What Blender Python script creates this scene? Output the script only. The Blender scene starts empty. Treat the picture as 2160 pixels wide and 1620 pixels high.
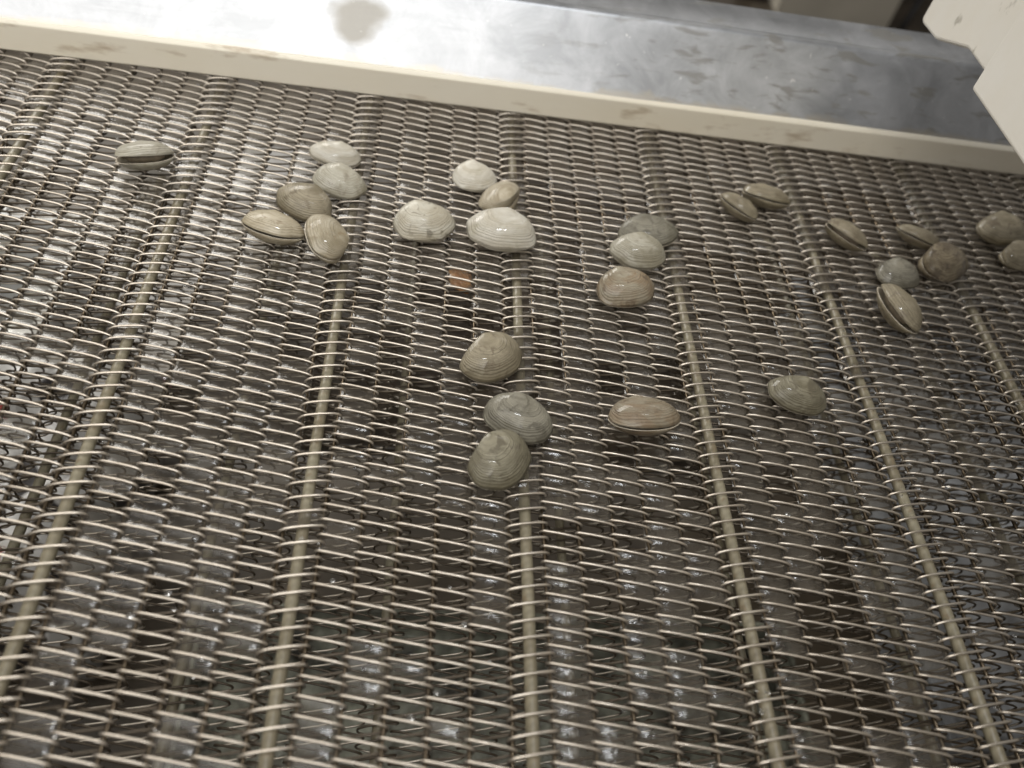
import bpy, bmesh, math, random
from mathutils import Vector, Matrix, noise

R = math.radians
scene = bpy.context.scene
COL = scene.collection
rng = random.Random(7)

# ------------------------------------------------------------------ camera
cd = bpy.data.cameras.new('camera')
cam = bpy.data.objects.new('camera', cd)
COL.objects.link(cam)
cam.location = (0.14002, -0.50286, 0.3256)
cam.rotation_euler = (0.67052, -0.15178, -0.02165)
cd.sensor_width = 36.0
cd.lens = 27.975
cd.clip_start = 0.01
cd.clip_end = 60.0
cd.dof.use_dof = True
cd.dof.focus_distance = 0.42
cd.dof.aperture_fstop = 5.6
scene.camera = cam

# ------------------------------------------------------------------ world
world = bpy.data.worlds.new('World')
scene.world = world
world.use_nodes = True
bg = world.node_tree.nodes['Background']
bg.inputs[0].default_value = (1.0, 0.95, 0.885, 1)
bg.inputs[1].default_value = 0.19

# ------------------------------------------------------------------ lamps
def area_lamp(name, loc, target, sx, sy, power, colour):
    ld = bpy.data.lights.new(name, 'AREA')
    ld.shape = 'RECTANGLE'
    ld.size, ld.size_y = sx, sy
    ld.energy = power
    ld.color = colour
    o = bpy.data.objects.new(name, ld)
    COL.objects.link(o)
    o.location = loc
    d = Vector(target) - Vector(loc)
    o.rotation_euler = d.to_track_quat('-Z', 'Y').to_euler()
    return o

key = area_lamp('ceiling_lamp', (-0.36, -0.36, 0.74), (-0.24, 0.08, 0.0), 1.40, 0.75, 3.3, (1.0, 0.975, 0.93))
key.data.spread = R(98)        # beam narrowed to keep the near belt darker
area_lamp('tube_lamp', (0.34, -0.08, 1.90), (0.34, -0.08, 0.0), 0.36, 0.09, 5.5, (0.95, 0.975, 1.0))
area_lamp('far_room_lamp', (-1.20, 2.30, 1.75), (-0.3, 0.0, 0.0), 2.0, 1.0, 58.0, (1.0, 0.965, 0.90))

area_lamp('room_lamp', (1.45, 2.40, 2.20), (0.4, 0.0, 0.0), 1.0, 0.6, 3.2, (1.0, 0.97, 0.92))

# ------------------------------------------------------------------ exposure
vs = scene.view_settings
vs.view_transform = 'Standard'
vs.look = 'None'
vs.exposure = 0.14
vs.gamma = 1.0
vs.use_curve_mapping = False
scene.render.film_transparent = False
scene.cycles.max_bounces = 4
scene.cycles.diffuse_bounces = 2
scene.cycles.glossy_bounces = 3
scene.cycles.transmission_bounces = 4
scene.cycles.transparent_max_bounces = 6

# ------------------------------------------------------------------ helpers
def put(name, me, mat=None, parent=None):
    o = bpy.data.objects.new(name, me)
    COL.objects.link(o)
    if mat is not None and len(me.materials) == 0:
        me.materials.append(mat)
    if parent is not None:
        o.parent = parent
    return o

def tag(o, label, cat, group=None):
    o['label'] = label
    o['category'] = cat
    if group:
        o['group'] = group
    return o

def empty(name, loc=(0, 0, 0), rot=(0, 0, 0)):
    o = bpy.data.objects.new(name, None)
    COL.objects.link(o)
    o.location = loc
    o.rotation_euler = rot
    o.empty_display_size = 0.02
    return o

def mesh(name, verts, faces, smooth=False):
    me = bpy.data.meshes.new(name)
    me.from_pydata(verts, [], faces)
    me.update()
    if smooth:
        me.polygons.foreach_set('use_smooth', [True] * len(me.polygons))
    return me

def recalc(me):
    bm = bmesh.new(); bm.from_mesh(me)
    bmesh.ops.recalc_face_normals(bm, faces=bm.faces)
    bm.to_mesh(me); bm.free()
    return me

def prism(name, poly, axis, a, b, bevel=0.0, seg=2):
    """extrude a 2-D polygon along an axis from a to b; optional bevel"""
    def P(u, v, w):
        return {'x': (w, u, v), 'y': (u, w, v), 'z': (u, v, w)}[axis]
    n = len(poly)
    vs_ = [P(u, v, a) for u, v in poly] + [P(u, v, b) for u, v in poly]
    fs = [tuple(range(n)), tuple(range(2 * n - 1, n - 1, -1))]
    for i in range(n):
        j = (i + 1) % n
        fs.append((i, i + n, j + n, j))
    me = mesh(name, vs_, fs)
    bm = bmesh.new(); bm.from_mesh(me)
    bmesh.ops.recalc_face_normals(bm, faces=bm.faces)
    if bevel > 0:
        bmesh.ops.bevel(bm, geom=list(bm.edges), offset=bevel, segments=seg, profile=0.5, affect='EDGES')
    bm.to_mesh(me); bm.free()
    return me

def box(name, x0, x1, y0, y1, z0, z1, bevel=0.0):
    return prism(name, [(x0, y0), (x1, y0), (x1, y1), (x0, y1)], 'z', z0, z1, bevel)

def tube_verts(path, radius, sides, up=Vector((0, 0, 1))):
    """sweep a circle along a list of Vectors"""
    V, F = [], []
    n = len(path)
    for i, p in enumerate(path):
        t = (path[min(i + 1, n - 1)] - path[max(i - 1, 0)]).normalized()
        ref = Vector((0, 1, 0)) if abs(t.y) < 0.9 else Vector((1, 0, 0))
        a = t.cross(ref).normalized()
        b = t.cross(a).normalized()
        for k in range(sides):
            w = 2 * math.pi * k / sides
            V.append(tuple(p + a * (radius * math.cos(w)) + b * (radius * math.sin(w))))
    for i in range(n - 1):
        for k in range(sides):
            k2 = (k + 1) % sides
            F.append((i * sides + k, i * sides + k2, (i + 1) * sides + k2, (i + 1) * sides + k))
    F.append(tuple(range(sides - 1, -1, -1)))
    F.append(tuple((n - 1) * sides + k for k in range(sides)))
    return V, F

# ------------------------------------------------------------------ materials
class NT:
    def __init__(self, name):
        self.m = bpy.data.materials.new(name)
        self.m.use_nodes = True
        self.t = self.m.node_tree
        self.p = self.t.nodes['Principled BSDF']
        self.out = self.t.nodes['Material Output']
        self.tc = None
    def n(self, kind, **kw):
        nd = self.t.nodes.new(kind)
        for k, v in kw.items():
            setattr(nd, k, v)
        return nd
    def l(self, a, b):
        self.t.links.new(a, b)
    def coord(self, which='Object'):
        if self.tc is None:
            self.tc = self.n('ShaderNodeTexCoord')
        return self.tc.outputs[which]
    def mapping(self, scale=(1, 1, 1), loc=(0, 0, 0), rot=(0, 0, 0), which='Object'):
        mp = self.n('ShaderNodeMapping')
        mp.inputs['Scale'].default_value = scale
        mp.inputs['Location'].default_value = loc
        mp.inputs['Rotation'].default_value = rot
        self.l(self.coord(which), mp.inputs['Vector'])
        return mp.outputs[0]
    def noise(self, vec, scale, detail=3, rough=0.55, dist=0.0):
        nd = self.n('ShaderNodeTexNoise')
        nd.inputs['Scale'].default_value = scale
        nd.inputs['Detail'].default_value = detail
        nd.inputs['Roughness'].default_value = rough
        nd.inputs['Distortion'].default_value = dist
        self.l(vec, nd.inputs['Vector'])
        return nd.outputs['Fac']
    def ramp(self, fac, stops):
        nd = self.n('ShaderNodeValToRGB')
        el = nd.color_ramp.elements
        while len(el) < len(stops):
            el.new(0.5)
        for e, (pos, c) in zip(el, stops):
            e.position = pos
            e.color = (c, c, c, 1) if not isinstance(c, tuple) else (*c, 1)
        self.l(fac, nd.inputs[0])
        return nd.outputs['Color']
    def mix(self, fac, a, b, mode='MIX'):
        nd = self.n('ShaderNodeMix', data_type='RGBA', blend_type=mode)
        for s, v in ((nd.inputs['Factor'], fac), (nd.inputs['A'], a), (nd.inputs['B'], b)):
            if hasattr(v, 'is_linked'):
                self.l(v, s)
            elif isinstance(v, tuple):
                s.default_value = (*v, 1)
            else:
                s.default_value = v
        return nd.outputs['Result']
    def math(self, op, a, b=0.0):
        nd = self.n('ShaderNodeMath', operation=op)
        for s, v in ((nd.inputs[0], a), (nd.inputs[1], b)):
            if hasattr(v, 'is_linked'):
                self.l(v, s)
            else:
                s.default_value = v
        return nd.outputs[0]
    def bump(self, height, strength, dist):
        nd = self.n('ShaderNodeBump')
        nd.inputs['Strength'].default_value = strength
        nd.inputs['Distance'].default_value = dist
        self.l(height, nd.inputs['Height'])
        self.l(nd.outputs[0], self.p.inputs['Normal'])
        return nd.outputs[0]
    def set(self, **kw):
        for k, v in kw.items():
            s = self.p.inputs[k.replace('_', ' ')]
            if hasattr(v, 'is_linked'):
                self.l(v, s)
            elif isinstance(v, tuple):
                s.default_value = (*v, 1)
            else:
                s.default_value = v
        return self

def mat_wire(name, c1, c2):
    t = NT(name)
    v = t.coord('Object')
    a = t.noise(v, 90, 3)
    t.set(Base_Color=t.mix(t.ramp(a, [(0.35, 0.0), (0.7, 1.0)]), c1, c2), Metallic=0.92,
          Roughness=t.math('ADD', t.math('MULTIPLY', t.noise(v, 260, 2), 0.2), 0.22))
    return t.m

def mat_spiral():
    """stainless wire, pale toward the top of the coil, brown toward the bottom"""
    t = NT('wire_steel')
    v = t.coord('Object')
    a = t.noise(v, 90, 3)
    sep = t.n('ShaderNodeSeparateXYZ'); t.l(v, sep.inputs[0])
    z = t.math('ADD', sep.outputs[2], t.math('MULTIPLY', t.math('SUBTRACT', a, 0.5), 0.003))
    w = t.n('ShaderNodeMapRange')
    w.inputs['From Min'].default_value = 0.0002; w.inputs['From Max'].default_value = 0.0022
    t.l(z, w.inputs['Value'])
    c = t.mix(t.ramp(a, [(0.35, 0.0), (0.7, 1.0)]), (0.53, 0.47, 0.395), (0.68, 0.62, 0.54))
    c = t.mix(w.outputs[0], (0.085, 0.066, 0.045), c)  # brown below, steel tone above, by height on the coil
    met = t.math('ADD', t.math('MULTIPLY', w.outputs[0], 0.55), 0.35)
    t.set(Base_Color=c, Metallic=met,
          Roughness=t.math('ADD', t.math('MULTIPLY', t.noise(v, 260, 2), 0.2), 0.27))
    return t.m
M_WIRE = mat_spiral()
M_PIN = mat_wire('pin_steel', (0.085, 0.066, 0.045), (0.16, 0.125, 0.085))

def mat_rod():
    t = NT('rod_plastic')
    v = t.coord('Object')
    a = t.noise(t.mapping((1, 0.4, 1)), 60, 4)
    b = t.noise(v, 240, 3)
    c = t.mix(t.ramp(a, [(0.4, 0.0), (0.68, 1.0)]), (0.25, 0.225, 0.16), (0.155, 0.13, 0.085))
    c = t.mix(t.ramp(b, [(0.60, 0.0), (0.72, 0.7)]), c, (0.20, 0.15, 0.09))
    t.set(Base_Color=c, Roughness=0.35)
    t.bump(b, 0.2, 0.0005)
    return t.m
M_ROD = mat_rod()

def mat_film():
    """murky wash water held between the wires"""
    t = NT('wash_water')
    v = t.coord('Object')
    n1 = t.noise(v, 210, 3, 0.6, 0.6)
    n2 = t.noise(v, 55, 3)
    bp = t.n('ShaderNodeBump')
    bp.inputs['Strength'].default_value = 0.25
    bp.inputs['Distance'].default_value = 0.0012
    t.l(n1, bp.inputs['Height'])
    gl = t.n('ShaderNodeBsdfGlossy')
    gl.inputs['Roughness'].default_value = 0.16
    gl.inputs['Color'].default_value = (1, 1, 1, 1)
    t.l(bp.outputs[0], gl.inputs['Normal'])
    df = t.n('ShaderNodeBsdfDiffuse')
    df.inputs['Color'].default_value = (0.115, 0.099, 0.080, 1)
    t.l(bp.outputs[0], df.inputs['Normal'])
    tr = t.n('ShaderNodeBsdfTransparent')
    tr.inputs['Color'].default_value = (0.93, 0.92, 0.88, 1)
    m1 = t.n('ShaderNodeMixShader')
    f1 = t.ramp(n2, [(0.32, 0.10), (0.72, 0.46)])
    t.l(f1, m1.inputs[0]); t.l(tr.outputs[0], m1.inputs[1]); t.l(df.outputs[0], m1.inputs[2])
    fr = t.n('ShaderNodeFresnel')
    fr.inputs['IOR'].default_value = 1.33
    t.l(bp.outputs[0], fr.inputs['Normal'])
    m2 = t.n('ShaderNodeMixShader')
    t.l(t.math('MULTIPLY', fr.outputs[0], 1.7), m2.inputs[0])
    t.l(m1.outputs[0], m2.inputs[1]); t.l(gl.outputs[0], m2.inputs[2])
    t.l(m2.outputs[0], t.out.inputs['Surface'])
    return t.m
M_FILM = mat_film()

def mat_drop():
    t = NT('water_drop')
    t.set(Base_Color=(0.95, 0.96, 0.97), Roughness=0.03, IOR=1.33, Transmission_Weight=1.0)
    return t.m
M_DROP = mat_drop()

def mat_plastic(name, c, dirt, dirt_lo=0.58, rough=0.42, streak=(1, 1, 1), seed=0.0, fine=True, amount=0.8):
    t = NT(name)
    v = t.mapping(streak, (seed, seed * 1.7, 0))
    a = t.noise(v, 14, 5, 0.65)
    b = t.noise(v, 70, 4, 0.6)
    col = t.mix(t.ramp(a, [(0.38, 0.0), (0.8, 0.45)]), c, tuple(x * y for x, y in zip(c, (0.86, 0.80, 0.66))))
    if fine:
        col = t.mix(t.ramp(b, [(dirt_lo, 0.0), (dirt_lo + 0.12, amount)]), col, dirt)
    t.set(Base_Color=col, Roughness=rough)
    t.bump(t.noise(v, 160, 3), 0.12, 0.0006)
    return t.m

M_STRIP = mat_plastic('strip_plastic', (0.88, 0.83, 0.71), (0.34, 0.23, 0.12), 0.58, 0.4, (0.30, 1, 1), 1.3, True, 0.55)
M_BLOCK = mat_plastic('white_plastic', (0.88, 0.85, 0.78), (0.22, 0.19, 0.13), 0.645, 0.45, (1, 1, 0.6), 4.1)

def mat_sheet():
    t = NT('stainless_sheet')
    v = t.coord('Object')
    brush = t.noise(t.mapping((3, 60, 60)), 12, 3)
    cloud = t.noise(t.mapping((1, 1, 1), (0.31, 0, 0)), 24, 6, 0.68, 0.5)
    marks = t.noise(t.mapping((0.30, 1.0, 1.0), (0.83, 0.2, 0)), 130, 3, 0.55, 0.5)
    spots = t.noise(v, 210, 2)
    sep = t.n('ShaderNodeSeparateXYZ'); t.l(v, sep.inputs[0])
    # splash marks gather toward the discharge end of the guard
    mr = t.n('ShaderNodeMapRange')
    mr.inputs['From Min'].default_value = 0.18; mr.inputs['From Max'].default_value = 0.36
    t.l(sep.outputs[0], mr.inputs['Value'])
    mk = t.math('MULTIPLY', t.ramp(marks, [(0.565, 0.0), (0.66, 0.7)]), mr.outputs[0])
    # one dried splash patch
    dv = t.n('ShaderNodeVectorMath', operation='DISTANCE')
    wob = t.n('ShaderNodeVectorMath', operation='ADD')
    nz = t.n('ShaderNodeTexNoise'); nz.inputs['Scale'].default_value = 45; t.l(v, nz.inputs['Vector'])
    sc = t.n('ShaderNodeVectorMath', operation='SCALE'); sc.inputs['Scale'].default_value = 0.022
    t.l(nz.outputs['Color'], sc.inputs[0]); t.l(v, wob.inputs[0]); t.l(sc.outputs[0], wob.inputs[1])
    t.l(wob.outputs[0], dv.inputs[0]); dv.inputs[1].default_value = (0.100, 0.035, 0.058)
    patch = t.ramp(dv.outputs['Value'], [(0.012, 1.0), (0.019, 0.0)])
    c = t.mix(t.ramp(cloud, [(0.36, 0.0), (0.70, 1.0)]), (0.34, 0.35, 0.365), (0.53, 0.54, 0.56))
    c = t.mix(mk, c, (0.20, 0.19, 0.165))
    c = t.mix(t.math('MULTIPLY', patch, 0.75), c, (0.33, 0.31, 0.27))
    c = t.mix(t.ramp(spots, [(0.72, 0.0), (0.77, 0.5)]), c, (0.85, 0.85, 0.83))
    # scum line along the foot of the sheet
    ft = t.n('ShaderNodeMapRange')
    ft.inputs['From Min'].default_value = 0.0292; ft.inputs['From Max'].default_value = 0.0268
    t.l(t.math('ADD', sep.outputs[2], t.math('MULTIPLY', t.math('SUBTRACT', cloud, 0.5), 0.018)), ft.inputs['Value'])
    c = t.mix(t.math('MULTIPLY', ft.outputs[0], 0.45), c, (0.52, 0.46, 0.36))
    met = t.math('SUBTRACT', 0.95, t.math('MULTIPLY', t.math('MAXIMUM', mk, patch), 0.6))
    ro = t.math('ADD', t.math('MULTIPLY', cloud, 0.22), t.math('MULTIPLY', brush, 0.10))
    t.set(Base_Color=c, Metallic=met, Roughness=t.math('ADD', ro, 0.26))
    t.bump(t.math('ADD', t.noise(v, 9, 2), t.math('MULTIPLY', brush, 0.06)), 0.15, 0.003)
    return t.m
M_SHEET = mat_sheet()

def mat_plain(name, c1, c2, scale, rough=0.6, metal=0.0, bump=0.2, det=5):
    t = NT(name)
    v = t.coord('Object')
    a = t.noise(v, scale, det, 0.6)
    t.set(Base_Color=t.mix(t.ramp(a, [(0.35, 0.0), (0.68, 1.0)]), c1, c2), Roughness=rough, Metallic=metal)
    t.bump(t.noise(v, scale * 4, 3), bump, 0.002)
    return t.m

M_FLOOR = mat_plain('wet_concrete', (0.04, 0.032, 0.022), (0.10, 0.08, 0.058), 9, 0.3)
M_TRAY = mat_plain('slimed_tray', (0.034, 0.025, 0.017), (0.10, 0.077, 0.055), 22, 0.3)
M_PAN = mat_plain('grey_pan', (0.10, 0.10, 0.10), (0.33, 0.34, 0.355), 16, 0.35)
M_GREEN = mat_plain('green_pan', (0.03, 0.025, 0.018), (0.36, 0.37, 0.30), 34, 0.22, 0.0, 0.6)
M_CREAM = mat_plain('cream_tub', (0.52, 0.48, 0.40), (0.62, 0.57, 0.48), 6, 0.5)
M_DARK = mat_plain('grey_paint', (0.11, 0.105, 0.105), (0.16, 0.15, 0.15), 12, 0.45)
M_BLACK = mat_plain('black_paint', (0.015, 0.015, 0.017), (0.03, 0.03, 0.032), 20, 0.5)
M_WHITEBAG = mat_plain('white_film_bag', (0.72, 0.72, 0.70), (0.82, 0.82, 0.80), 30, 0.3)
M_REDPRINT = mat_plain('red_print', (0.33, 0.05, 0.045), (0.42, 0.08, 0.07), 30, 0.4)
def mat_bag():
    t = NT('printed_film')
    v = t.coord('Object')
    vo = t.n('ShaderNodeTexVoronoi'); vo.inputs['Scale'].default_value = 46
    mp = t.mapping((1, 0.75, 0.2)); t.l(mp, vo.inputs['Vector'])
    sp = t.n('ShaderNodeSeparateColor'); t.l(vo.outputs['Color'], sp.inputs[0])
    c = t.mix(t.ramp(sp.outputs[0], [(0.0, 0.0), (1.0, 1.0)]), (0.36, 0.35, 0.33), (0.80, 0.79, 0.77))
    c = t.mix(t.ramp(sp.outputs[1], [(0.89, 0.0), (0.90, 1.0)]), c, (0.30, 0.06, 0.05))
    c = t.mix(t.ramp(sp.outputs[2], [(0.76, 0.0), (0.77, 1.0)]), c, (0.035, 0.03, 0.03))
    t.set(Base_Color=c, Roughness=0.28)
    t.bump(t.noise(v, 60, 4), 0.5, 0.004)
    return t.m
M_BAG = mat_bag()
M_ORANGE = mat_plain('orange_flesh', (0.52, 0.23, 0.08), (0.58, 0.33, 0.14), 120, 0.25)

# ================================================================== SETTING
fl = put('floor', box('floor', -6, 7, -4, 9, -0.57, -0.55), M_FLOOR)
fl['kind'] = 'structure'

# ---- side guard: plastic wear strip + bent stainless sheet
X0, X1 = -0.50, 0.95
strip = put('wear_strip', prism('wear_strip', [(0.0, 0.0055), (0.0, 0.0245), (0.0022, 0.0268), (0.014, 0.0268), (0.014, 0.0055)], 'x', X0, X1, 0.0006, 2), M_STRIP)
tag(strip, 'long cream plastic wear strip along the far edge of the wire belt', 'wear strip')

prof = [(0.0022, 0.0260), (0.0024, 0.0262), (0.0032, 0.0270), (0.0036, 0.0274)]
LEAN = 45.0
by, bz = 0.0400, 0.0633          # where the rolled bend starts
prof += [(0.0032 + (by - 0.0032) * k / 6, 0.0270 + (bz - 0.0270) * k / 6) for k in range(1, 7)]
br = 0.0065
cy_, cz_ = by + br * math.sin(R(45)), bz - br * math.cos(R(45))
for k in range(1, 9):
    a = R(135 - 45 * k / 8 * 1.35)
    prof.append((cy_ + br * math.cos(a), cz_ + br * math.sin(a)))
ly, lz = prof[-1]
prof += [(ly + 0.003, lz - 0.0016), (ly + 0.0055, lz - 0.0016), (ly + 0.028, lz + 0.0035), (ly + 0.0300, lz + 0.0020), (ly + 0.0300, lz - 0.020)]
th = 0.0015
V, F = [], []
NX = 60
for i in range(NX + 1):
    x = X0 + (X1 - X0) * i / NX
    for (y, z) in prof:
        w = noise.noise(Vector((x * 5, y * 9, z * 9))) * 0.0006
        V.append((x, y + w, z - w))
n = len(prof)
for i in range(NX):
    for k in range(n - 1):
        F.append((i * n + k, i * n + k + 1, (i + 1) * n + k + 1, (i + 1) * n + k))
sm = mesh('guard_sheet', V, F, True)
recalc(sm)
sheet = put('guard_sheet', sm, M_SHEET)
mod = sheet.modifiers.new('thick', 'SOLIDIFY'); mod.thickness = th; mod.offset = -1
tag(sheet, 'bent stainless steel guard sheet leaning back above the cream wear strip', 'guard sheet')

# ---- white plastic baffle plates, upper right
bf = put('baffle_plate', prism('baffle_plate', [(-0.1025, 0.1205), (-0.1012, 0.146), (-0.0985, 0.42), (-0.75, 0.42), (-0.75, 0.1205)], 'x', 0.440, 0.4525, 0.0022, 3), M_BLOCK)
tag(bf, 'white plastic baffle plate nearer the camera, with straight cream lower edge', 'baffle plate', 'white plastic baffle plates')
bb = put('baffle_plate', prism('baffle_plate_back', [(0.0015, 0.1095), (0.0015, 0.42), (-0.55, 0.42), (-0.55, 0.122), (-0.0585, 0.122), (-0.024, 0.109), (-0.0020, 0.108)], 'x', 0.4550, 0.4690, 0.0022, 3), M_BLOCK)
tag(bb, 'white plastic baffle plate behind, with notched lower corner against the steel guard', 'baffle plate', 'white plastic baffle plates')

# ================================================================== BELT
belt = tag(empty('conveyor_belt'), 'wet stainless spiral wire mesh conveyor belt with pale cross rods', 'conveyor belt')
ROD = 0.100                    # distance between the thick rods
SP = ROD / 6.0                 # spiral spacing
PITCH = 0.00761                # wire pitch along the spiral
OFF = -0.16168                 # phase of the left ends, taken at the thick rods
Y_FAR, Y_NEAR = 0.012, -0.475
K0 = -int((Y_FAR - OFF) / PITCH)
NT_ = int((Y_FAR - Y_NEAR) / PITCH)
HA = SP / 2 + 0.0017           # half width
WR = 0.00062                   # wire radius
SEG = 20

def spiral_point(hb, hand, turn):
    """turn in revolutions; 0 = left end, 0.5 = right end over the top"""
    f = turn % 1.0
    base = math.floor(turn)
    a = math.pi - 2 * math.pi * f
    ca, sa = math.cos(a), math.sin(a)
    x = HA * math.copysign(abs(ca) ** 0.74, ca)
    z = hb * math.copysign(abs(sa) ** 0.62, sa)
    lin = (x + HA) / (4 * HA) if f <= 0.5 else 1 - (x + HA) / (4 * HA)
    fy = 0.25 * f + 0.75 * lin
    return Vector((x, -hand * 0 + (-(base + fy) if hand > 0 else (base + fy)) * PITCH, z))

def spiral_mesh(name, hb, hand, seed):
    rr = random.Random(seed)
    path = []
    for i in range(NT_ * SEG + 1):
        turn = i / SEG
        q = spiral_point(hb, hand, turn)
        q.y += 0.00050 * noise.noise(Vector((turn * 0.55, seed * 3.1, 0)))
        q.z += 0.00042 * noise.noise(Vector((turn * 0.8, seed * 5.3, 4)))
        path.append(q)
    y0 = OFF - K0 * 0
    V, F = tube_verts(path, WR, 6)
    me = mesh(name, V, F, True)
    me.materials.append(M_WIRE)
    return me

HB_N, HB_T = 0.0034, 0.0046
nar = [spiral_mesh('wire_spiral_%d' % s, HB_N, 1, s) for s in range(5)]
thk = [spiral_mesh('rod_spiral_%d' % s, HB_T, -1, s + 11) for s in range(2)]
y_start_far = OFF + math.floor((Y_FAR - OFF) / PITCH) * PITCH
y_start_near = y_start_far - NT_ * PITCH

rodm = bpy.data.meshes.new('cross_rod')
path = [Vector((0.00025 * noise.noise(Vector((0, k * 0.3, 0))), Y_FAR + 0.004 + (Y_NEAR - Y_FAR - 0.004) * k / 24, 0)) for k in range(25)]
V, F = tube_verts(path, 0.0028, 16)
rodm = mesh('cross_rod', V, F, True); rodm.materials.append(M_ROD)
path = [Vector((0.0003 * noise.noise(Vector((5, k * 0.7, 0))), Y_FAR + 0.003 + (Y_NEAR - Y_FAR - 0.003) * k / 40, 0)) for k in range(41)]
V, F = tube_verts(path, 0.0010, 6)
pinm = mesh('hinge_pin', V, F, True); pinm.materials.append(M_PIN)

N0, N1 = -2, 6                 # thick rod numbers
coil_x = []
for i in range(N0 * 6 - 3, N1 * 6 + 5):
    x = i * SP
    thick = (i % 6 == 0)
    coil_x.append((x, thick))
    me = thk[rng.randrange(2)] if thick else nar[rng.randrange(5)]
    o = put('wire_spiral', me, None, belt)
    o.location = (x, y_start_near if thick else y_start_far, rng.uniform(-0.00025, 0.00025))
    if thick:
        r = put('cross_rod', rodm, None, belt)
        r.location = (x, 0, -0.0004)
    p = put('hinge_pin', pinm, None, belt)
    p.location = (x + SP / 2, 0, 0.0)
# return run of the same belt, upside down below the carrying run
for i in range(N0 * 6 - 8, N1 * 6 + 9):
    x = i * SP + 0.006
    thick = (i % 6 == 2)
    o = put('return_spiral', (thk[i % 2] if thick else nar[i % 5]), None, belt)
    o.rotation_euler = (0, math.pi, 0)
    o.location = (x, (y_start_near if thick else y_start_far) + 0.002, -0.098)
    if thick:
        r = put('return_rod', rodm, None, belt)
        r.location = (x, 0, -0.098)

# ---- wash water clinging between the wires
V, F = [], []
CUT = []                       # (x, y, r) spots that are always wet, filled by the clams below
def film_cell(xc, thick, yk, hb):
    b = len(V)
    sag = rng.uniform(0.0002, 0.0008)
    tx, ts = 6, 5
    for a in range(tx + 1):
        t = 0.035 + 0.43 * a / tx
        if thick:
            q = spiral_point(hb, -1, t); dy = PITCH
        else:
            q = spiral_point(hb, 1, t); dy = -PITCH
        for s in range(ts + 1):
            u = s / ts
            V.append((xc + q.x, yk + q.y + dy * u, q.z - 0.0012 - sag * 4 * u * (1 - u)))
    for a in range(tx):
        for s in range(ts):
            i = b + a * (ts + 1) + s
            q4 = (i, i + ts + 1, i + ts + 2, i + 1)
            F.append(q4 if thick else q4[::-1])      # faces up

CLAM_XY = []
def build_films():
    for (x, thick) in coil_x:
        if not (-0.30 < x < 0.70):
            continue
        wet = rng.random() < 0.6
        for k in range(NT_):
            y = y_start_far - k * PITCH
            dens = (0.46 if not thick else (0.60 if y > -0.10 else 0.06)) + (0.55 if not thick else 0.15) * noise.noise(Vector((x * 9, y * 7, 2.2)))
            if y > -0.06: dens += 0.25
            near = any((x - cx) ** 2 + ((y - cy) * 1.0) ** 2 < cr * cr for cx, cy, cr in CLAM_XY)
            if near: dens = 0.93
            stay = 0.55
            if rng.random() > stay:
                wet = rng.random() < dens
            if near and rng.random() < 0.7: wet = True
            if wet:
                film_cell(x, thick, y, HB_T if thick else HB_N)

# ================================================================== CLAMS
def clam_material(name, base, edge, spot, spot_lo, rough, band, seed):
    t = NT(name)
    at = t.n('ShaderNodeAttribute'); at.attribute_name = 'growth'
    v = t.mapping((1, 1, 1), (seed * 0.37, seed * 0.71, seed * 0.13))
    sx = t.n('ShaderNodeSeparateXYZ'); t.l(v, sx.inputs[0])
    cx = t.n('ShaderNodeCombineXYZ')
    t.l(t.math('MULTIPLY', sx.outputs[0], 0.55), cx.inputs[0]); t.l(t.math('MULTIPLY', sx.outputs[1], 0.55), cx.inputs[1])
    t.l(t.math('MULTIPLY', at.outputs['Fac'], 0.035), cx.inputs[2])
    n1 = t.noise(cx.outputs[0], 95, 5, 0.68, 0.35)
    n2 = t.noise(v, 150, 4, 0.6, 0.8)
    n3 = t.noise(v, 420, 3)
    g = t.math('ADD', t.math('MULTIPLY', at.outputs['Fac'], 1.0), t.math('MULTIPLY', n1, 0.10))
    wv = t.n('ShaderNodeTexNoise', noise_dimensions='1D')
    wv.inputs['Scale'].default_value = 26; wv.inputs['Detail'].default_value = 3
    t.l(g, wv.inputs['W'])
    c = t.mix(t.ramp(n1, [(0.40, 0.0), (0.60, 1.0)]), base, edge)
    c = t.mix(t.math('MULTIPLY', t.math('MULTIPLY', t.ramp(wv.outputs['Fac'], [(0.42, 0.0), (0.62, 1.0)]), band * 1.15), at.outputs['Fac']), c, tuple(x * 0.52 for x in edge))
    c = t.mix(t.ramp(n2, [(spot_lo - 0.02, 0.0), (spot_lo + 0.08, 0.85)]), c, spot)
    # mud and weed stain left on the shell
    n5 = t.noise(v, 48, 4, 0.6, 0.4)
    c = t.mix(t.ramp(n5, [(0.54, 0.0), (0.66, 0.55)]), c, tuple(x * y for x, y in zip(edge, (0.62, 0.60, 0.50))))
    t.set(Base_Color=c, Roughness=t.math('ADD', t.math('MULTIPLY', n3, 0.3), rough + 0.20))
    t.l(t.ramp(t.noise(v, 75, 3), [(0.42, 0.08), (0.60, 0.60)]), t.p.inputs['Coat Weight'])
    t.p.inputs['Coat Roughness'].default_value = 0.06
    fine = t.n('ShaderNodeMath', operation='SINE')
    t.l(t.math('MULTIPLY', g, 150.0), fine.inputs[0])
    old = t.ramp(at.outputs['Fac'], [(0.22, 0.0), (0.62, 1.0)])
    h = t.math('MULTIPLY', old, t.math('ADD', t.math('MULTIPLY', fine.outputs[0], 0.16), t.math('MULTIPLY', wv.outputs['Fac'], 1.0)))
    t.bump(t.math('ADD', h, t.math('MULTIPLY', n2, 0.9)), 0.75, 0.0007)
    return t.m

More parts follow.
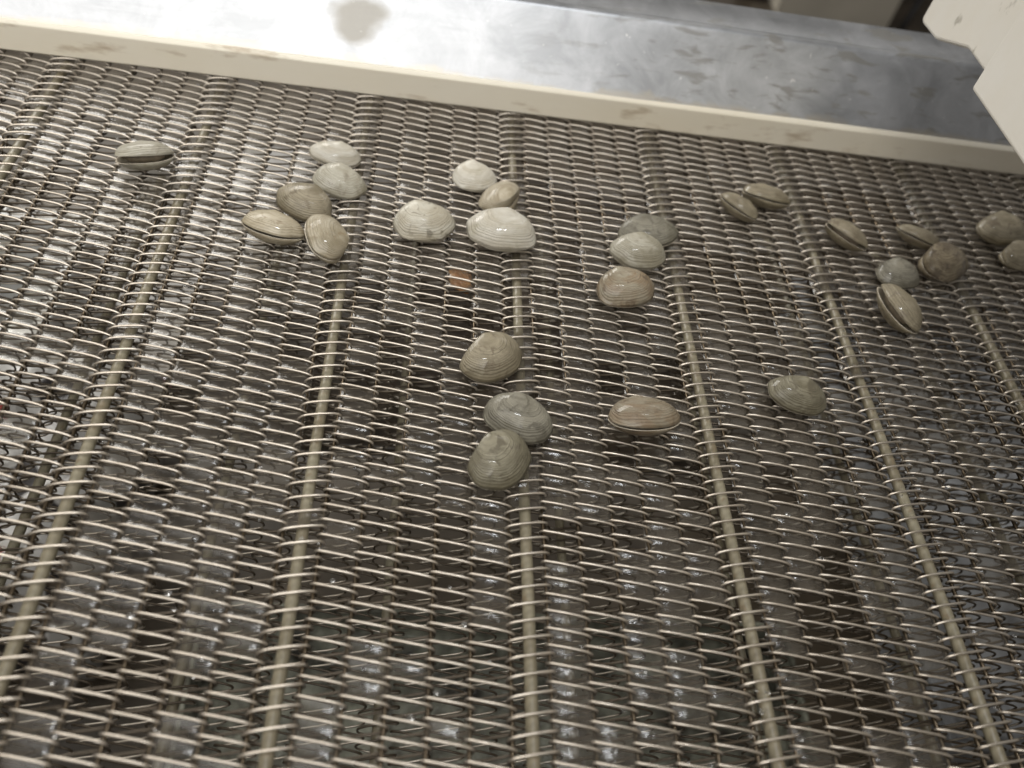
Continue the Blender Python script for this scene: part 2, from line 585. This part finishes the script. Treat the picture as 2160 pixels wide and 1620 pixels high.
def inner_material():
    t = NT('shell_inside')
    a = t.noise(t.coord('Object'), 90, 3)
    t.set(Base_Color=t.mix(a, (0.42, 0.36, 0.27), (0.62, 0.57, 0.47)), Roughness=0.3)
    return t.m
M_INNER = inner_material()
M_MEAT = mat_plain('clam_flesh', (0.20, 0.165, 0.12), (0.30, 0.25, 0.185), 150, 0.25)

def valve_mesh(name, L, Hr, Tr, skew, seed, mat):
    """one valve: outline in x-y, dome in +z, hinge (umbo) toward +y; growth curves scale about the umbo"""
    NTH, NS = 48, 18
    H, T = L * Hr, L * Tr
    def outline(th):
        c, s = math.cos(th), math.sin(th)
        x = 0.5 * L * math.copysign(abs(c) ** 0.92, c)
        if s >= 0:
            y = 0.5 * H * (0.95 * abs(s) ** 0.94)
        else:
            y = -0.5 * H * abs(s) ** 0.88
        x *= 1 + 0.05 * s
        x += skew * L * 0.07 * (s + 0.3)
        w = 1 + 0.075 * noise.noise(Vector((c * 1.7 + seed, s * 1.7, seed * 2.3)))
        return x * w, y * w
    U = Vector((-0.09 * L * (1 if skew >= 0 else -1), 0.475 * H, 0))
    verts, gro = [], []
    lop = 0.10 * noise.noise(Vector((seed, 4.2, 1.1)))
    def height(s, x, y):
        """low rounded dome, highest a little toward the hinge, with a small beak at the umbo"""
        yy = y - 0.07 * H
        rho = math.sqrt((x / (0.52 * L)) ** 2 + (yy / (0.56 * H)) ** 2)
        dome = max(0.0, 1 - min(1.0, rho) ** 2.3) ** 0.62
        lip = max(0.0, 1 - s ** 9) ** 0.5
        d2 = ((x - U.x) ** 2 + (y - U.y + 0.05 * H) ** 2) / (0.11 * L) ** 2
        return T * lip * (0.10 + 0.90 * dome * (1 + lop * x / L * 2) + 0.16 * math.exp(-d2))
    rows = []
    for i in range(NS + 1):
        s = (i / NS) ** 0.82
        row = []
        for k in range(NTH):
            th = 2 * math.pi * k / NTH
            ox, oy = outline(th)
            x = U.x + s * (ox - U.x); y = U.y + s * (oy - U.y)
            z = height(s, x, y)
            rip = 0.0048 * L * math.sin(s * 34 + 2.0 * noise.noise(Vector((x * 30, y * 30, seed)))) * s * (1 - s) * 1.6
            z += rip + 0.045 * L * noise.noise(Vector((x * 55 + seed, y * 55, 3.3))) * (1 - s) * min(1, s * 3)
            verts.append((x, y, max(z, 0.0) + 0.00012)); gro.append(s)
            row.append(len(verts) - 1)
        rows.append(row)
    faces, mats = [], []
    for i in range(NS):
        for k in range(NTH):
            k2 = (k + 1) % NTH
            faces.append((rows[i][k], rows[i + 1][k], rows[i + 1][k2], rows[i][k2])); mats.append(0)
    # inside
    inner = []
    for i in range(NS, -1, -3):
        s = (i / NS) ** 0.82
        row = []
        for k in range(NTH):
            x, y, z = verts[rows[i][k]]
            sc = 0.94
            verts.append((x * sc, y * sc + 0.0, max(z * 0.84 - 0.0002, 0.00005))); gro.append(s)
            row.append(len(verts) - 1)
        inner.append(row)
    prev = rows[NS]
    for row in inner:
        for k in range(NTH):
            k2 = (k + 1) % NTH
            faces.append((prev[k], row[k], row[k2], prev[k2])); mats.append(1)
        prev = row
    me = mesh(name, verts, faces, True)
    a = me.attributes.new('growth', 'FLOAT', 'POINT')
    a.data.foreach_set('value', gro)
    me.materials.append(mat); me.materials.append(M_INNER)
    me.polygons.foreach_set('material_index', mats)
    return me

def clam(x, y, yaw, L, Hr, Tr, flip, roll, pitch, gape, mat, label, seed, sink=0.0016):
    """flip: hinge side toward the camera; roll about the long axis; gape in degrees"""
    root = empty('clam')
    skew = 1 if seed % 2 else -1
    me = valve_mesh('shell_valve', L, Hr, Tr, skew, seed * 1.37, mat)
    yaw = R(yaw + (180 if flip else 0))
    rot = Matrix.Rotation(yaw, 4, 'Z') @ Matrix.Rotation(R(roll), 4, 'X') @ Matrix.Rotation(R(pitch), 4, 'Y')
    H = L * Hr
    parts = []
    for side in (1, -1):
        hinge = Matrix.Translation((0, 0.47 * H, 0)) @ Matrix.Rotation(R(-gape / 2) * side, 4, 'X') @ Matrix.Translation((0, -0.47 * H, 0))
        m = hinge if side > 0 else hinge @ Matrix.Scale(-1, 4, (0, 0, 1))
        parts.append(m)
    lo = min((rot @ m @ v.co).z for m in parts for v in me.vertices)
    # rest the shell on the wires
    root.location = (x, y, 0.0040 - lo - sink)
    root.rotation_euler = rot.to_euler()
    me2 = me.copy()
    me2.transform(Matrix.Scale(-1, 4, (0, 0, 1))); me2.flip_normals()
    for m, mm in ((parts[0], me), (Matrix.Translation((0, 0.47 * H, 0)) @ Matrix.Rotation(R(gape / 2), 4, 'X') @ Matrix.Translation((0, -0.47 * H, 0)), me2)):
        o = put('shell_valve', mm, None, root)
        o.matrix_basis = m
    if gape > 4:
        # soft body seen in the gap
        bm = bmesh.new()
        bmesh.ops.create_uvsphere(bm, u_segments=20, v_segments=12, radius=1.0)
        for v in bm.verts:
            w = 1 + 0.12 * noise.noise(v.co * 2.2 + Vector((seed, 0, 0)))
            v.co = Vector((v.co.x * L * 0.36 * w, v.co.y * H * 0.30 * w + 0.03 * H, v.co.z * L * Tr * 0.55 * w))
        mb = bpy.data.meshes.new('soft_body'); bm.to_mesh(mb); bm.free()
        mb.polygons.foreach_set('use_smooth', [True] * len(mb.polygons))
        put('soft_body', mb, M_MEAT, root)
    tag(root, label, 'clam', 'clams lying on the belt')
    CLAM_XY.append((x, y, L * 0.85))
    return root

# palette: base, edge, spot, spot threshold, roughness, banding
PAL = {
    'white':  ((0.64, 0.61, 0.53), (0.53, 0.485, 0.39), (0.34, 0.28, 0.19), 0.70, 0.14, 0.20),
    'speck':  ((0.58, 0.55, 0.46), (0.46, 0.415, 0.32), (0.16, 0.14, 0.10), 0.58, 0.16, 0.25),
    'cream':  ((0.54, 0.48, 0.36), (0.40, 0.34, 0.235), (0.24, 0.18, 0.105), 0.60, 0.18, 0.35),
    'pale':   ((0.47, 0.445, 0.365), (0.35, 0.32, 0.245), (0.21, 0.18, 0.13), 0.62, 0.16, 0.30),
    'tan':    ((0.335, 0.29, 0.20), (0.215, 0.18, 0.115), (0.13, 0.10, 0.062), 0.58, 0.2, 0.40),
    'olive':  ((0.275, 0.25, 0.175), (0.165, 0.145, 0.092), (0.10, 0.085, 0.055), 0.56, 0.2, 0.40),
    'grey':   ((0.285, 0.265, 0.205), (0.175, 0.16, 0.12), (0.10, 0.09, 0.065), 0.55, 0.2, 0.40),
    'rust':   ((0.315, 0.28, 0.205), (0.245, 0.18, 0.11), (0.13, 0.095, 0.06), 0.58, 0.2, 0.35),
    'brown':  ((0.295, 0.245, 0.16), (0.145, 0.11, 0.068), (0.075, 0.055, 0.034), 0.54, 0.24, 0.45),
}
CLAMS = [
 # x, y, yaw, L, H/L, T/L, flip, roll, pitch, gape, palette, label
 (-0.0227,-0.1037,2.1,0.0330,0.66,0.22,0,-24,-6,11,'pale', 'gaping pale clam lying alone at the far left of the belt'),
 (0.0854,-0.0773,4.1,0.0320,0.58,0.18,0,6,6,3,'white','narrow white clam nearest the wear strip in the left cluster'),
 (0.0900,-0.1039,-21.2,0.0320,0.72,0.20,0,6,10,0,'pale', 'pale grey clam just below the narrow white one in the left cluster'),
 (0.0735,-0.1289,-12.3,0.0345,0.72,0.22,0,6,5,0,'tan',  'plain tan olive clam in the middle of the left cluster'),
 (0.0593,-0.1549,-12.3,0.0345,0.68,0.22,0,-24,4,3,'cream','cream clam with a dark seam, leftmost of the left cluster'),
 (0.0888,-0.1598,-65.7,0.0340,0.70,0.23,0,-24,8,3,'cream','upright cream clam at the bottom of the left cluster'),
 (0.1727,-0.0850,-2.6,0.0285,0.80,0.22,0,6,4,0,'white','small round white clam, farthest of the white group'),
 (0.1888,-0.1020,63.2,0.0330,0.66,0.22,1,6,0,0,'cream','cream clam wedged between the two white clams by the centre rod'),
 (0.1428,-0.1364,2.9,0.0375,0.72,0.22,0,6,2,0,'speck','white clam speckled with dark flecks, left of the white group'),
 (0.1901,-0.1374,5.8,0.0415,0.70,0.22,0,6,2,0,'white','largest glossy white clam lying on the centre cross rod'),
 (0.2824,-0.1216,-2.9,0.0380,0.62,0.18,0,6,-6,2,'grey', 'olive grey clam partly hidden behind a round pale grey clam'),
 (0.2741,-0.1424,8.2,0.0345,0.72,0.23,0,6,0,0,'pale', 'round pale grey clam in the middle of the column of three'),
 (0.2614,-0.1754,7.4,0.0360,0.72,0.23,0,6,0,0,'rust', 'shiny olive clam with rusty top, nearest of the column of three'),
 (0.1841,-0.2356,48.0,0.0360,0.72,0.23,0,6,0,0,'tan',  'large tan clam tilted to the upper right on the centre rod'),
 (0.1957,-0.2732,-25.9,0.0350,0.70,0.22,0,6,4,0,'grey', 'rough grey clam touching the mottled clam nearest the camera'),
 (0.1872,-0.2981,59.7,0.0350,0.74,0.24,0,6,0,0,'olive','mottled olive clam nearest the camera on the centre rod'),
 (0.2600,-0.2691,-4.7,0.0372,0.62,0.22,0,-24,-6,3,'rust', 'long tan clam with orange brown right end, lying alone'),
 (0.3512,-0.2443,-6.9,0.0331,0.66,0.22,0,6,4,0,'olive','dull olive clam lying alone between the two right hand rods'),
 (0.3712,-0.0733,-8.9,0.0345,0.58,0.20,0,-24,4,3,'tan',  'right hand clam of the far pair near the wear strip'),
 (0.3496,-0.0870,-39.7,0.0292,0.58,0.22,0,-24,4,3,'tan',  'left hand clam of the far pair near the wear strip'),
 (0.4202,-0.1044,-37.2,0.0310,0.62,0.22,0,-24,6,8,'tan',  'gaping tan clam tilted down to the right, left of the right hand group'),
 (0.4757,-0.0973,-23.1,0.0300,0.54,0.20,0,-24,4,3,'tan',  'narrow tan clam tilted on edge above the mottled brown clam'),
 (0.4842,-0.1230,23.5,0.0390,0.70,0.23,0,6,0,0,'brown','mottled brown rounded clam, largest of the right hand group'),
 (0.4482,-0.1368,18.9,0.0300,0.76,0.23,0,6,0,0,'grey', 'small dull grey clam touching the mottled brown clam'),
 (0.4326,-0.1712,-81.2,0.0370,0.64,0.22,0,-24,0,9,'tan',  'gaping tan clam pointing at the camera, nearest of the right hand group'),
 (0.5458,-0.0801,21.5,0.0390,0.66,0.22,0,6,0,0,'tan',  'plain yellowish tan clam by the right edge of the picture'),
 (0.5486,-0.1057,18.8,0.0330,0.66,0.22,0,6,0,0,'tan',  'tan clam cut by the right edge of the picture'),
]
for i, c in enumerate(CLAMS):
    pal = PAL[c[10]]
    j = random.Random(i + 50)
    k = j.uniform(0.80, 0.94)
    mt = clam_material('clam_%s_%d' % (c[10], i), tuple(min(1, v * k) for v in pal[0]), tuple(min(1, v * k) for v in pal[1]), pal[2], pal[3], pal[4], pal[5], i * 1.9)
    clam(*c[:10], mt, c[11], i + 1)

build_films()
fm = mesh('water_film', V, F, True)
film = put('water_film', fm, M_FILM)
film['kind'] = 'stuff'
film['label'] = 'films of murky wash water caught between the belt wires'

# ---- loose drops on the wires
bm = bmesh.new()
for i in range(420):
    x = rng.uniform(-0.16, 0.62); y = rng.uniform(-0.44, -0.01)
    r = rng.uniform(0.0004, 0.0010)
    m = Matrix.Translation((x, y, 0.0042 + rng.uniform(-0.0022, 0.0004))) @ Matrix.Diagonal((rng.uniform(1, 2.2), 1, 0.7, 1))
    bmesh.ops.create_icosphere(bm, subdivisions=2, radius=r, matrix=m)
dm = bpy.data.meshes.new('water_drops'); bm.to_mesh(dm); bm.free()
dm.polygons.foreach_set('use_smooth', [True] * len(dm.polygons))
dr = put('water_drops', dm, M_DROP)
dr['kind'] = 'stuff'

# ================================================================== UNDER THE BELT
tr = put('drip_tray', box('drip_tray', -0.02, 0.36, -0.20, 0.12, -0.145, -0.135, 0.002), M_TRAY)
tag(tr, 'dark slimy drip tray seen through the middle of the wire belt', 'tray')

def open_bin(name, x0, x1, y0, y1, z0, z1, wall, mat, label, cat, rim=0.008):
    root = empty(name, ((x0 + x1) / 2, (y0 + y1) / 2, z0))
    ox, oy, oz = root.location
    hx, hy, h = (x1 - x0) / 2, (y1 - y0) / 2, z1 - z0
    put('base', box('base', -hx, hx, -hy, hy, 0.0, wall, 0.001), mat, root)
    for nm, b in (('side', (-hx, -hx + wall, -hy, hy)), ('side', (hx - wall, hx, -hy, hy)),
                  ('end', (-hx + wall, hx - wall, -hy, -hy + wall)), ('end', (-hx + wall, hx - wall, hy - wall, hy))):
        put(nm, box(nm, b[0], b[1], b[2], b[3], wall, h, 0.001), mat, root)
    if rim:
        for nm, b in (('rim', (-hx - rim, -hx - 0.0005, -hy - rim, hy + rim)), ('rim', (hx + 0.0005, hx + rim, -hy - rim, hy + rim)),
                      ('rim', (-hx, hx, -hy - rim, -hy - 0.0005)), ('rim', (-hx, hx, hy + 0.0005, hy + rim))):
            put(nm, box(nm, b[0], b[1], b[2], b[3], h - 0.012, h + 0.001, 0.001), mat, root)
    return tag(root, label, cat)

open_bin('catch_pan', 0.60, 0.98, -0.34, 0.18, -0.36, -0.29, 0.004, M_PAN, 'blue grey catch pan seen through the right side of the belt', 'pan')
open_bin('catch_pan', -0.02, 0.52, -0.60, -0.215, -0.42, -0.37, 0.004, M_GREEN, 'stained grey green catch pan seen through the belt at bottom centre', 'pan', 0)
open_bin('plastic_tub', -0.40, -0.235, 0.05, 0.22, -0.55, -0.34, 0.006, M_WHITEBAG, 'white plastic tub standing under the belt at the far left', 'tub')

# crumpled printed bag lying under the left of the belt
gv, gf = [], []
GN = 36
for i in range(GN + 1):
    for j in range(GN + 1):
        u, v = i / GN * 2 - 1, j / GN * 2 - 1
        q = Vector((u * 2.1, v * 3.0, 1.7))
        h = 0.045 * abs(noise.noise(q)) + 0.022 * abs(noise.noise(q * 2.7)) + 0.010 * noise.noise(q * 6)
        e = max(0.0, 1 - max(abs(u), abs(v)) ** 6)
        wx = 0.012 * noise.noise(Vector((u * 2, v * 2, 9))); wy = 0.012 * noise.noise(Vector((u * 2, v * 2, 19)))
        gv.append((u * 0.095 + wx, v * 0.17 + wy, 0.012 + (0.17 + h) * (0.25 + 0.75 * e) * (1 - 0.15 * u * u)))
        if i < GN and j < GN:
            a0 = i * (GN + 1) + j
            gf.append((a0, a0 + GN + 1, a0 + GN + 2, a0 + 1))
bagm = mesh('printed_bag', gv, gf, True)
bag = put('printed_bag', bagm, M_BAG)
md = bag.modifiers.new('thick', 'SOLIDIFY'); md.thickness = 0.002
bag.location = (-0.225, -0.075, -0.548)
tag(bag, 'crumpled white plastic bag with red and black print under the belt at left', 'bag')

# scrap caught under the wires
bm = bmesh.new()
bmesh.ops.create_uvsphere(bm, u_segments=24, v_segments=14, radius=1.0)
for v in bm.verts:
    w = 1 + 0.55 * noise.noise(v.co * 1.9 + Vector((3, 1, 7)))
    v.co = Vector((v.co.x * 0.0078 * w, v.co.y * 0.0085 * w, v.co.z * 0.0035 * w))
sm_ = bpy.data.meshes.new('orange_scrap'); bm.to_mesh(sm_); bm.free()
sm_.polygons.foreach_set('use_smooth', [True] * len(sm_.polygons))
sc_ = put('orange_scrap', sm_, M_ORANGE)
sc_.location = (0.1680, -0.1645, -0.0046)
sc_.rotation_euler = (0.25, 0.3, 0.6)
tag(sc_, 'small orange scrap caught under the wires below the speckled white clam', 'food scrap')

# ---- beyond the guard
open_bin('plastic_tub', 0.985, 1.285, 1.45, 1.75, -0.55, -0.30, 0.008, M_CREAM, 'cream plastic tub on the floor beyond the steel guard', 'tub', 0.012)
lg = empty('floor_stand', (0.935, 1.55, -0.55))
put('post', box('post', -0.018, 0.018, -0.018, 0.018, 0.012, 0.70, 0.002), M_BLACK, lg)
put('foot_plate', box('foot_plate', -0.04, 0.04, -0.04, 0.04, 0.0, 0.0118, 0.002), M_BLACK, lg)
tag(lg, 'black steel machine leg beyond the guard, left of the cream tub', 'stand')
mb_ = empty('machine_cabinet', (1.50, 1.95, -0.55))
put('cabinet', box('cabinet', -0.16, 0.30, -0.20, 0.20, 0.03, 0.60, 0.006), M_DARK, mb_)
for sx in (-0.12, 0.26):
    put('foot', box('foot', sx - 0.03, sx + 0.03, -0.16, -0.10, 0.0, 0.0295, 0.002), M_BLACK, mb_)
tag(mb_, 'dark grey machine cabinet beyond the guard, beside the white baffle plates', 'cabinet')
V2, F2 = tube_verts([Vector((1.33, 1.46, -0.545)), Vector((1.36, 1.50, -0.50)), Vector((1.40, 1.56, -0.38)), Vector((1.46, 1.62, -0.15)), Vector((1.50, 1.66, 0.15))], 0.007, 8)
hz = put('hose', mesh('hose', V2, F2, True), M_BLACK)
tag(hz, 'thin black hose rising from the floor in front of the dark cabinet', 'hose')
print('TRIS', sum(len(o.data.polygons) for o in scene.objects if o.type == 'MESH'))
